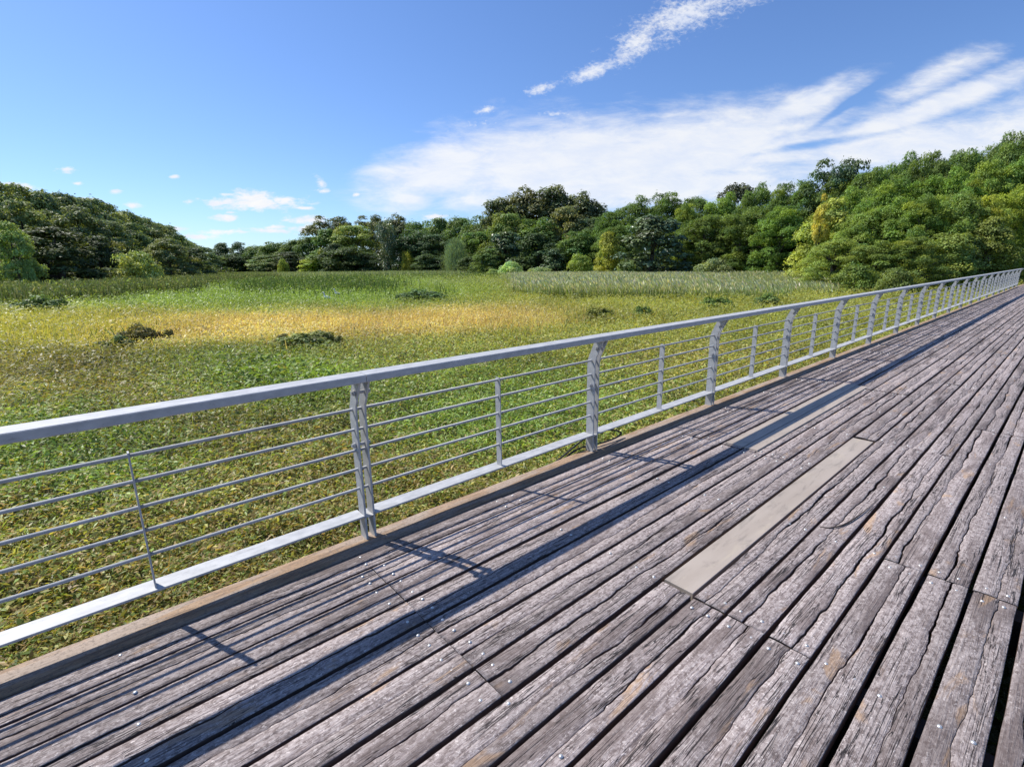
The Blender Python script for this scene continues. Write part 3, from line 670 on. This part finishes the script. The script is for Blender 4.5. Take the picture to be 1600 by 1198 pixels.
# ------------------------------------------------------------------ trees
NH, NW = 14.0, 10.0
def unit(n):
    v = rng.normal(size=(n, 3)); return v / np.linalg.norm(v, axis=1, keepdims=True)
def crown_mesh(name, style, nleaf, lsize, nl=70, seed=0):
    global rng
    keep = rng; rng = np.random.default_rng(seed)
    H, W = NH, NW
    if style == 'shrub': H, W = 3.0, 5.0
    cs, rs, fl = [], [], []
    while len(cs) < nl:
        t = rng.random(); q_ = rng.uniform(.93, 1.06) if style == 'clump' else rng.uniform(.8, 1.0) if style == 'thin' else rng.uniform(.8, 1.14); a = rng.uniform(0, 2 * np.pi); k = rng.random() ** .45
        if style == 'shrub': z = H * (.05 + .72 * t); env = W / 2 * math.sqrt(max(0, 1 - (t * .92) ** 2)) * .88; r = rng.uniform(.09, .17) * W; f = .75
        elif style == 'poplar': z = H * (.04 + .9 * t); env = W / 2 * .9 * math.sin(math.pi * min(1, .18 + .8 * (1 - t) ** .7)) ; r = rng.uniform(.10, .17) * W; f = 1.3
        elif style == 'dome': z = H * (.18 + .72 * t); env = W / 2 * math.sqrt(max(0, 1 - max(0, (t - .25) / .75) ** 2)) * .92; r = rng.uniform(.07, .125) * W; f = .85
        elif style == 'clump': z = H * (.10 + .78 * t); env = W / 2 * math.sqrt(max(0, 1 - max(0, (t - .15) / .85) ** 2)) * .92; r = rng.uniform(.08, .16) * W; f = .6
        elif style == 'layer': z = H * (.04 + .86 * t); env = W / 2 * math.sqrt(max(0, 1 - max(0, (t - .2) / .8) ** 2)) * .95 + .2; r = rng.uniform(.055, .12) * W; f = .8
        elif style == 'willow': z = H * (.45 + .45 * t); env = W / 2 * math.sqrt(max(0, 1 - t ** 2)) * .85; r = rng.uniform(.10, .16) * W; f = .7
        elif style == 'thin': z = H * (.5 + .42 * t); env = W / 2 * math.sqrt(max(0, 1 - (2 * t - 1) ** 2)) * .95; r = rng.uniform(.10, .16) * W; f = .55
        else: z = H * (.05 + .84 * t); env = W / 2 * math.sqrt(max(0, 1 - max(0, (t - .3) / .7) ** 2)) * .9; r = rng.uniform(.09, .17) * W; f = .8
        cs.append((env * q_ * k * math.cos(a), env * q_ * k * math.sin(a), z * (1 if z < H * .6 else rng.uniform(.97, 1.02) if style == 'clump' else rng.uniform(.9, 1.04)))); rs.append(r); fl.append(f)
    cs = np.array(cs); rs = np.array(rs); fl = np.array(fl)
    p = rs ** 2 / (rs ** 2).sum(); li = rng.choice(nl, nleaf, p=p)
    d = unit(nleaf); d[:, 2] = np.where(d[:, 2] < -.35, -d[:, 2], d[:, 2])
    rad = rs[li] * rng.uniform(.55, 1.08, nleaf) ** .6
    rad = rad * (1 + .25 * np.sin(d[:, 0] * 5 + li) * np.cos(d[:, 1] * 6 + li * 2))
    C = cs[li] + d * rad[:, None] * np.stack([np.ones(nleaf), np.ones(nleaf), fl[li]], -1)
    stray = rng.random(nleaf) < .02; C[stray] += unit(stray.sum()) * (rs[li][stray] * .5)[:, None]
    if style == 'willow':
        s = rng.random(nleaf) < .8; C[s, 2] -= rng.uniform(0, 1, s.sum()) ** 1 * H * .55 * np.minimum(1, C[s, 2] / H * 1.3); C[:, 2] = np.maximum(C[:, 2], .3)
        o = np.hypot(C[:, 0], C[:, 1])[:, None]; C[:, :2] *= 1 + .0 * o
    C[:, 2] = np.maximum(C[:, 2], .15)
    up = np.array([0, 0, 1.0])
    Nn = d * .8 + up * .45 + unit(nleaf) * .6
    Dr = np.cross(Nn, unit(nleaf))
    Ls = lsize * rng.uniform(.6, 1.4, nleaf); Wd = Ls * rng.uniform(.45, .8, nleaf)
    if style in ('layer',): Dr = d * np.array([1, 1, .4]) + unit(nleaf) * .9 - up * .2; Nn = up * .5 + d * .8 + unit(nleaf) * .6; Wd = Ls * rng.uniform(.3, .5, nleaf); Ls = Ls * 1.25
    if style == 'willow': Dr = -up + unit(nleaf) * .25; Nn = d * np.array([1, 1, .2]) + unit(nleaf) * .3; Wd = Ls * .22; Ls = Ls * 1.8
    V, F = leaf_quads(C, Dr, Nn, Ls, Wd, .15)
    lc = 1 + rng.normal(0, .16, (nl, 1)); c = np.ones((nleaf, 3)) * lc[li] * (1 + rng.normal(0, .22, (nleaf, 1)))
    warm = rng.normal(0, .10, (nl, 1))[li]; c = c * np.concatenate([1 + warm, 1 + warm * .3, 1 - warm], 1)
    me = np_mesh(name, V, F, np.repeat(np.clip(c, .3, 2), 4, axis=0))
    rng = keep
    return me, cs, rs
def trunk_mesh(cs, H, W, seed, thin=False):
    r = random.Random(seed); m = MB()
    R0 = H * .018 if thin else H * .024
    top = H * (.72 if not thin else .8)
    pts = [(0, 0, 0), (r.uniform(-.1, .1), r.uniform(-.1, .1), top * .3), (r.uniform(-.3, .3), r.uniform(-.3, .3), top * .65), (r.uniform(-.4, .4), r.uniform(-.4, .4), top)]
    m.tube(pts, [R0 * 1.25, R0, R0 * .7, R0 * .25], 8)
    for i in r.sample(range(len(cs)), 9):
        c = Vector(cs[i]); t = min(.9, max(.12, c.z / top * .6)); b = Vector((0, 0, top * t)); mid = (b + c) * .5 + Vector((0, 0, H * .03))
        m.tube([b, mid, c], [R0 * .5, R0 * .32, R0 * .1], 5)
    return m.mesh('trunk', True)
KINDS = {}
def kind(key, style, nleaf, lsize, nl, mat, n=2):
    out = []
    for s in range(n):
        me, cs, rs = crown_mesh('crown', style, nleaf, lsize, nl, 100 + 17 * s + len(KINDS) * 7)
        me.materials.append(mat)
        H, W = (3.0, 5.0) if style == 'shrub' else (NH, NW)
        tme = trunk_mesh(cs, H, W, s + len(KINDS), style in ('poplar', 'thin')); tme.materials.append(M_bark)
        out.append((me, tme, H, W))
    KINDS[key] = out
kind('A', 'clump', 15000, .36, 85, M_crown, 3)
kind('B', 'round', 18000, .36, 100, M_crown, 3)
kind('E', 'dome', 16000, .34, 120, M_crown, 2)
kind('L', 'layer', 44000, .24, 190, M_crown, 3)
kind('W', 'willow', 12000, .34, 45, M_crown, 1)
kind('P', 'poplar', 9000, .40, 60, M_gloss, 1)
kind('G', 'round', 9000, .52, 70, M_gloss, 1)
kind('T', 'thin', 7000, .34, 40, M_crown, 2)
kind('S', 'shrub', 7000, .17, 60, M_crown, 2)
kind('U', 'shrub', 2600, .30, 36, M_crown, 2)
TREE_N = [0]
def bush(px, ytop, ybase, wpx, col, label):
    v = ray(px, ybase); t = (GZ + .1 - EYE) / v[2]; D = math.hypot(v[0], v[1]) * t
    return tree(px, ytop, D, wpx, 'U', col, label)
def tree(px, ytop, D, wpx, key, col, label, group=None, name=None, sink=0.0, cat_=None):
    """a tree standing D metres away in the direction of photo column px, as tall and wide as it shows there"""
    TREE_N[0] += 1; r = random.Random(TREE_N[0] * 31)
    ytop -= 7 if (D > 100 and px < 260) else 0
    v = ray(px, ytop); hd = math.hypot(v[0], v[1]); X, Y = v[0] / hd * D, v[1] / hd * D
    top = EYE + v[2] / hd * D; H = (top - GZ) / {'P': .95, 'S': .95, 'U': .95, 'L': .955}.get(key, .93) + sink
    va, vb = ray(px - wpx / 2, ytop), ray(px + wpx / 2, ytop)
    ang = abs(math.atan2(va[1], va[0]) - math.atan2(vb[1], vb[0])); W = D * ang * (1.0 if key in 'SPWGU' else 1.45)
    me, tme, h0, w0 = KINDS[key][TREE_N[0] % len(KINDS[key])]
    nm = name or ('shrub' if key in 'SU' else 'tree')
    root = empty(nm, (X, Y, GZ - sink)); root.rotation_euler = (0, 0, r.uniform(0, 6.28)); root.scale = (W / w0, W / w0, H / h0)
    tag(root, label, cat_ or ('shrub' if key in 'SU' else 'tree'), group)
    t = bpy.data.objects.new('trunk' if key not in 'SU' else 'stem', tme); COL.objects.link(t); t.parent = root
    c = bpy.data.objects.new('crown' if key not in 'SU' else 'foliage', me); COL.objects.link(c); c.parent = root
    k = r.uniform(.88, 1.12); c.color = (col[0] * k * r.uniform(.93, 1.07), col[1] * k, col[2] * k * r.uniform(.9, 1.1), 1)
    return root
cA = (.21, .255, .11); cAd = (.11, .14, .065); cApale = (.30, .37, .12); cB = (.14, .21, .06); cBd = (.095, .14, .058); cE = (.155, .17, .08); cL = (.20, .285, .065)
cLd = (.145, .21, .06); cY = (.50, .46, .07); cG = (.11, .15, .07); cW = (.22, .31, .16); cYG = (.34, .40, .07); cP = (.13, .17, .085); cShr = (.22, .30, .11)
LB = 'rounded dark tree in the dense back rows of the left bank wood'; LG = 'back row trees of the left bank'
for px, yt, D, w in [(-150, 285, 120, 110), (-70, 288, 120, 110), (-5, 294, 122, 100), (45, 299, 128, 95), (92, 307, 135, 90), (138, 318, 145, 85), (182, 332, 160, 75), (222, 346, 180, 66), (258, 360, 205, 58), (292, 377, 235, 48), (318, 386, 270, 44), (20, 297, 126, 95), (68, 303, 132, 92), (115, 313, 140, 86), (160, 326, 152, 78), (203, 340, 170, 70), (241, 354, 192, 60), (276, 369, 218, 52)]:
    tree(px, yt, D, w, 'A', cA, LB, LG)
LM = 'dark clumped tree in the middle rows of the left bank wood'; LMG = 'middle row trees of the left bank'
for px, yt, D, w in [(-110, 318, 100, 110), (-30, 322, 102, 100), (25, 322, 104, 92), (68, 332, 108, 84), (165, 350, 125, 72), (200, 356, 140, 64), (238, 364, 160, 60), (272, 378, 190, 50)]:
    tree(px, yt, D, w, 'A', cA, LM, LMG)
tree(118, 330, 104, 90, 'A', (0.179, 0.221, 0.105), 'grey green tree with lit upper clumps above the darkest hollow of the left bank')
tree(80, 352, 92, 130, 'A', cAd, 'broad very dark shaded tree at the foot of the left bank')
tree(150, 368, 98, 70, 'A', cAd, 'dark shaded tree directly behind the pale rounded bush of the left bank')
tree(10, 348, 84, 66, 'A', cApale, 'lighter green leafy tree at the far left edge')
tree(38, 406, 82, 34, 'S', cApale, 'small light green bush at the foot of the leftmost light green tree')
tree(203, 388, 92, 106, 'S', (0.336, 0.399, 0.126), 'pale green rounded bush at the foot of the left bank, behind the rushes')
tree(258, 380, 120, 62, 'A', cA, 'olive clumped tree just right of the pale rounded bush')
tree(292, 384, 135, 60, 'A', cAd, 'dark wide tree at the right end of the left bank wood')
tree(345, 382, 300, 40, 'B', cBd, 'feathery dark tree at the far end of the marsh, left of the tall wispy one')
tree(370, 379, 290, 26, 'T', cBd, 'tall wispy dark tree standing up at the far end of the marsh')
tree(360, 396, 280, 48, 'B', cBd, 'low dark tree beneath the wispy tree at the far end of the marsh')
tree(388, 388, 300, 30, 'B', cB, 'small green tree in the dip of the skyline')
FC = 'mid green tree in the low far treeline left of centre'; FCG = 'low far trees left of centre'
for px, yt, D, w in [(405, 384, 280, 44), (430, 377, 265, 50), (458, 378, 250, 50), (484, 370, 240, 46)]: tree(px, yt, D, w, 'B', cB, FC, FCG)
tree(418, 398, 235, 52, 'A', cA, 'olive clumped tree low in the far treeline left of centre')
tree(452, 393, 225, 52, 'A', cAd, 'dark clumped tree low in the far treeline left of centre')
tree(440, 404, 215, 22, 'S', cYG, 'small yellow green bush at the foot of the far treeline')
tree(497, 398, 200, 46, 'B', cYG, 'bright yellow green bushy tree left of centre')
tree(497, 343, 235, 44, 'T', cE, 'dark open crowned tree on the skyline, leftmost of the umbrella shaped pair')
tree(532, 341, 235, 50, 'T', cE, 'dark open crowned tree on the skyline, rightmost of the umbrella shaped pair')
tree(565, 343, 235, 40, 'T', cE, 'thin dark tree on the skyline beside the umbrella shaped pair')
CB = 'dark green tree along the skyline of the central wood'; CBG = 'skyline trees of the central wood'
for px, yt, D, w in [(590, 340, 225, 46), (622, 339, 215, 52), (658, 343, 205, 50), (690, 345, 195, 48), (720, 340, 185, 50), (750, 336, 175, 50)]: tree(px, yt, D, w, 'E' if px < 640 else 'B', cE if px < 640 else cB, CB, CBG)
tree(515, 362, 200, 60, 'B', cB, 'rounded green tree below the umbrella shaped pair')
tree(548, 352, 195, 60, 'B', (.24, .28, .07), 'sunlit yellow green tree in the wood left of the pale poplar')
tree(550, 385, 180, 66, 'B', cBd, 'low dark tree at the water side left of the pale poplar')
tree(520, 383, 188, 40, 'B', cBd, 'low dark tree behind the bright yellow green bush')
tree(602, 352, 172, 42, 'P', (.15, .19, .10), 'tall narrow dark poplar with pale glinting leaves')
tree(645, 358, 172, 56, 'B', cBd, 'dark rounded tree right of the pale poplar')
tree(637, 388, 165, 26, 'S', cY, 'small yellow leaved tree among the dark trees right of the poplar', name='tree', cat_='tree')
tree(675, 366, 168, 52, 'B', cBd, 'dark tree just left of the weeping willow')
tree(672, 396, 155, 44, 'B', cBd, 'low dark bushy tree left of the weeping willow')
tree(710, 372, 140, 50, 'W', (0.21, 0.294, 0.179), 'grey green weeping willow at the marsh edge', name='willow_tree')
tree(745, 362, 150, 56, 'B', cB, 'green tree behind the weeping willow, at its right')
tree(740, 400, 135, 46, 'B', cBd, 'low dark bush tree right of the weeping willow')
EU = 'broad dome topped grey brown tree of the tall central clump'; EUG = 'tall dome topped trees of the central clump'
for px, yt, D, w in [(785, 315, 158, 74), (825, 299, 160, 84), (868, 297, 160, 84), (912, 306, 158, 74)]: tree(px, yt, D, w, 'E', cE, EU, EUG)
tree(792, 333, 138, 54, 'B', (.22, .27, .07), 'yellow green rounded tree at the left foot of the tall central clump')
tree(838, 338, 138, 70, 'B', cB, 'dark green tree under the middle of the tall central clump')
tree(885, 322, 136, 56, 'A', (0.231, 0.231, 0.0945), 'tree with pale yellow upper shoots before the tall central clump')
tree(925, 340, 134, 56, 'B', cBd, 'dark tree at the right foot of the tall central clump')
tree(790, 362, 122, 74, 'G', cG, 'dark grey green tree with pale glinting leaves below the yellow green one')
tree(842, 368, 118, 70, 'B', cBd, 'dark low tree above the pale reeds, left of the olive bush')
tree(765, 388, 120, 46, 'B', cB, 'leafy green tree leaning over the marsh edge left of the pale feathery shrub')
tree(800, 408, 104, 46, 'S', (0.42, 0.525, 0.252), 'pale feathery shrub at the left end of the reed belt')
tree(840, 416, 100, 50, 'S', (0.336, 0.42, 0.189), 'low pale shrub behind the left end of the reed belt')
tree(772, 420, 108, 34, 'S', (0.294, 0.399, 0.147), 'small light green shrub left of the pale feathery one')
tree(905, 358, 112, 62, 'B', cB, 'rounded mid green tree left of the yellow leaved tree')
tree(908, 396, 100, 56, 'S', (0.315, 0.399, 0.0945), 'olive green bush right behind the reed belt')
tree(868, 388, 108, 50, 'G', cG, 'dark glinting tree left of the olive green bush')
RB = 'green feathery tree along the skyline of the wood right of centre'; RBG = 'skyline trees right of centre'
for px, yt, D, w in [(962, 324, 118, 60), (1002, 309, 114, 66), (1045, 301, 110, 70), (1090, 304, 106, 66), (1185, 287, 98, 60), (1225, 287, 94, 60)]: tree(px, yt, D, w, 'L', cLd, RB, RBG)
tree(1152, 283, 125, 64, 'A', (.125, .14, .085), 'grey dark dome shaped tree rising behind the green wood right of centre')
tree(1130, 303, 102, 60, 'L', cL, 'sunlit green feathery tree below the grey dome shaped tree')
tree(1075, 318, 98, 44, 'L', (.25, .31, .07), 'yellow green feathery tree above the glossy dark tree')
tree(962, 350, 104, 50, 'L', cLd, 'green feathery tree behind the yellow leaved tree')
tree(952, 366, 94, 34, 'B', (.34, .37, .08), 'yellow leaved tree at the left side of the glossy dark tree')
tree(1022, 338, 86, 120, 'G', (.125, .165, .08), 'broad glossy dark tree with large glinting leaves')
tree(1105, 335, 92, 80, 'L', cLd, 'dark feathery tree overhanging the black hollow, right of the glossy tree')
tree(1165, 325, 90, 80, 'L', cLd, 'feathery tree overhanging the middle of the black hollow')
tree(1225, 322, 86, 80, 'L', cL, 'feathery tree overhanging the right of the black hollow')
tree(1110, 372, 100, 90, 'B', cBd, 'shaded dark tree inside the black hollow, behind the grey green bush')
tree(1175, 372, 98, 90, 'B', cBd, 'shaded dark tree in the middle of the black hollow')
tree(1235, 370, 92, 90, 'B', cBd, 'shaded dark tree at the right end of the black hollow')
tree(1117, 403, 76, 68, 'S', (0.231, 0.273, 0.126), 'grey green rounded bush before the black hollow')
tree(985, 405, 82, 50, 'S', cShr, 'low green bush at the left foot of the glossy dark tree')
RS = 'tall green tree along the skyline of the right hand wood'; RSG = 'skyline trees of the right hand wood'
for px, yt, D, w in [(1285, 262, 92, 70), (1325, 253, 90, 70)]: tree(px, yt, D, w, 'T', (0.105, 0.147, 0.0735), 'dark ragged open tree on the skyline above the golden topped tree', 'ragged skyline trees')
for px, yt, D, w in [(1262, 285, 92, 70), (1310, 275, 90, 80), (1360, 260, 88, 84), (1410, 244, 86, 84), (1460, 238, 86, 84), (1510, 230, 86, 84), (1560, 214, 86, 84), (1605, 204, 86, 84), (1650, 195, 86, 84)]: tree(px, yt, D, w, 'L', cLd, RS, RSG)
for px, yt, D, w in [(1385, 262, 82, 84), (1435, 250, 80, 84), (1485, 246, 80, 84), (1535, 234, 80, 84), (1582, 222, 82, 80), (1625, 212, 84, 80)]: tree(px, yt, D, w, 'L', cLd, RS, RSG)
RM = 'leafy tree in the dense middle of the right hand wood'; RMG = 'middle row trees of the right hand wood'
for px, yt, D, w in [(1340, 295, 74, 92), (1395, 280, 72, 92), (1450, 272, 72, 92), (1500, 265, 72, 92), (1550, 252, 74, 92), (1600, 240, 76, 90)]: tree(px, yt, D, w, 'L', cL, RM, RMG)
tree(1300, 318, 66, 84, 'B', (0.315, 0.357, 0.084), 'yellow green tree at the left end of the right hand wood')
tree(1287, 312, 62, 26, 'T', (.52, .47, .11), 'golden leaved tree top at the left end of the right hand wood')
RF = 'light green feathery tree in the front rows of the right hand wood'; RFG = 'front row trees of the right hand wood'
for px, yt, D, w in [(1350, 328, 62, 92), (1400, 312, 62, 96), (1455, 305, 60, 100), (1505, 295, 64, 96)]: tree(px, yt, D, w, 'L', (0.231, 0.304, 0.0735), RF, RFG)
tree(1590, 290, 70, 90, 'L', (.27, .335, .06), 'bright yellow green tree at the far right edge')
tree(1545, 305, 66, 80, 'L', (0.294, 0.357, 0.0735), 'sunlit green tree just left of the bright tree at the far right edge')
tree(1310, 372, 52, 90, 'L', (0.231, 0.294, 0.084), 'low leafy tree behind the railing at the left end of the right hand wood')
tree(1370, 378, 50, 90, 'L', (0.189, 0.252, 0.0735), 'low leafy tree behind the railing, second in the row from the reed belt')
tree(1430, 370, 50, 90, 'L', (0.21, 0.273, 0.0735), 'low leafy tree behind the railing, third in the row from the reed belt')
tree(1490, 362, 54, 90, 'B', (0.21, 0.263, 0.063), 'low bushy tree behind the railing, fourth in the row from the reed belt')
tree(1550, 345, 62, 80, 'B', (0.179, 0.221, 0.063), 'bushy olive tree behind the far end of the railing')
tree(1340, 410, 46, 90, 'S', (0.20, 0.25, 0.06), 'low green shrub behind the railing where the reed belt ends')
tree(1410, 415, 44, 90, 'S', (0.15, 0.19, 0.05), 'dark green shrub close behind the railing, right of where the reed belt ends')
# shaded undergrowth closing the foot of the wood
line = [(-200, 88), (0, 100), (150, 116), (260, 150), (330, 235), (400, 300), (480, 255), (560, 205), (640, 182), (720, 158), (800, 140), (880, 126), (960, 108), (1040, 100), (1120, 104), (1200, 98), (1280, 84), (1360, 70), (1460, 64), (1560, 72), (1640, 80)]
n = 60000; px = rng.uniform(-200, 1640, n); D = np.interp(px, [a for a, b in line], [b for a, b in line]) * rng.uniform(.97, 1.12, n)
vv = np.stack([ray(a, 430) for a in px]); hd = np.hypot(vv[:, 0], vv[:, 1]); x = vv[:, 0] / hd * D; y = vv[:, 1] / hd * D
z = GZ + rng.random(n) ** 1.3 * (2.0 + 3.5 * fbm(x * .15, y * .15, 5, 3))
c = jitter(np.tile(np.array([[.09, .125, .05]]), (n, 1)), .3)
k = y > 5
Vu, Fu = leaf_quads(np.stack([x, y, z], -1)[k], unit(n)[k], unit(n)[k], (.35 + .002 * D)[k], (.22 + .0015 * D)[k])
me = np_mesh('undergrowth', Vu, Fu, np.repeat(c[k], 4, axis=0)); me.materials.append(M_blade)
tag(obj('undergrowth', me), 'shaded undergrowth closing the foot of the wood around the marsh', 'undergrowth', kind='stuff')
# bushes standing in the marsh
bush(205, 505, 545, 84, (0.21, 0.19, 0.075), 'brownish bush in the golden grass of the marsh')
bush(262, 512, 538, 24, (0.294, 0.252, 0.105), 'small brown bush just right of the brownish bush')
bush(180, 524, 551, 80, (0.147, 0.179, 0.063), 'low dark green bush at the foot of the brownish bush')
bush(478, 516, 548, 110, (0.24, 0.265, 0.095), 'low spreading dark bush below the golden grass')
bush(660, 451, 474, 105, (0.126, 0.189, 0.063), 'long low dark green bush in the green middle of the marsh')
bush(1005, 476, 501, 36, (0.147, 0.21, 0.063), 'small dark plant standing in the yellow green marsh')

bush(232, 511, 541, 44, (0.13, 0.10, 0.045), 'brown green bush between the brownish bush and the small brown one')
bush(440, 520, 545, 46, (0.15, 0.14, 0.06), 'low ragged bush at the left end of the spreading dark bush')
bush(515, 519, 546, 50, (0.12, 0.13, 0.05), 'low ragged bush at the right end of the spreading dark bush')
bush(1120, 462, 487, 64, (0.17, 0.25, 0.07), 'low green bush at the front foot of the pale reeds')
bush(1196, 458, 482, 58, (0.15, 0.22, 0.07), 'low green bush near the right end of the pale reeds')
bush(935, 478, 503, 60, (0.26, 0.27, 0.07), 'low yellow green clump in the marsh left of the small dark plant')
bush(60, 461, 492, 110, (0.14, 0.20, 0.07), 'long low leafy clump along the front of the dark rushes at the left')

# two white birds in the marsh
def bird(px, py, label):
    v = ray(px, py); t = (GZ + .12 - EYE) / v[2]; X, Y = v[0] * t, v[1] * t
    b = MB()
    pts = [(-.30, 0, .36), (-.16, 0, .42), (0, 0, .46), (.14, 0, .50), (.20, 0, .60), (.19, 0, .74), (.24, 0, .83), (.30, 0, .84)]
    b.tube(cat(pts, 4), list(np.interp(np.arange(29), [0, 4, 9, 13, 16, 20, 24, 27, 28], [.02, .10, .13, .09, .045, .035, .045, .03, .02])), 8)
    root = tag(empty('white_bird', (X, Y, GZ + .12)), label, 'bird')
    root.rotation_euler = (0, 0, 2.4)
    b.build('body', M_bird, root, True)
    l = MB(); l.tube([(0, .04, .38), (.02, .04, .2), (0, .04, -.05)], .012, 5); l.build('leg', M_bill, root)
    l = MB(); l.tube([(.02, -.04, .38), (.05, -.04, .2), (.03, -.04, -.05)], .012, 5); l.build('leg', M_bill, root)
    l = MB(); l.tube([(.30, 0, .84), (.42, 0, .82)], [.016, .003], 6); l.build('bill', M_bill, root)
bird(512, 474, 'white wading bird standing in the green marsh, the one nearer the boardwalk')
bird(528, 467, 'white wading bird standing in the green marsh at the foot of the tall weeds')
print('trees', TREE_N[0])
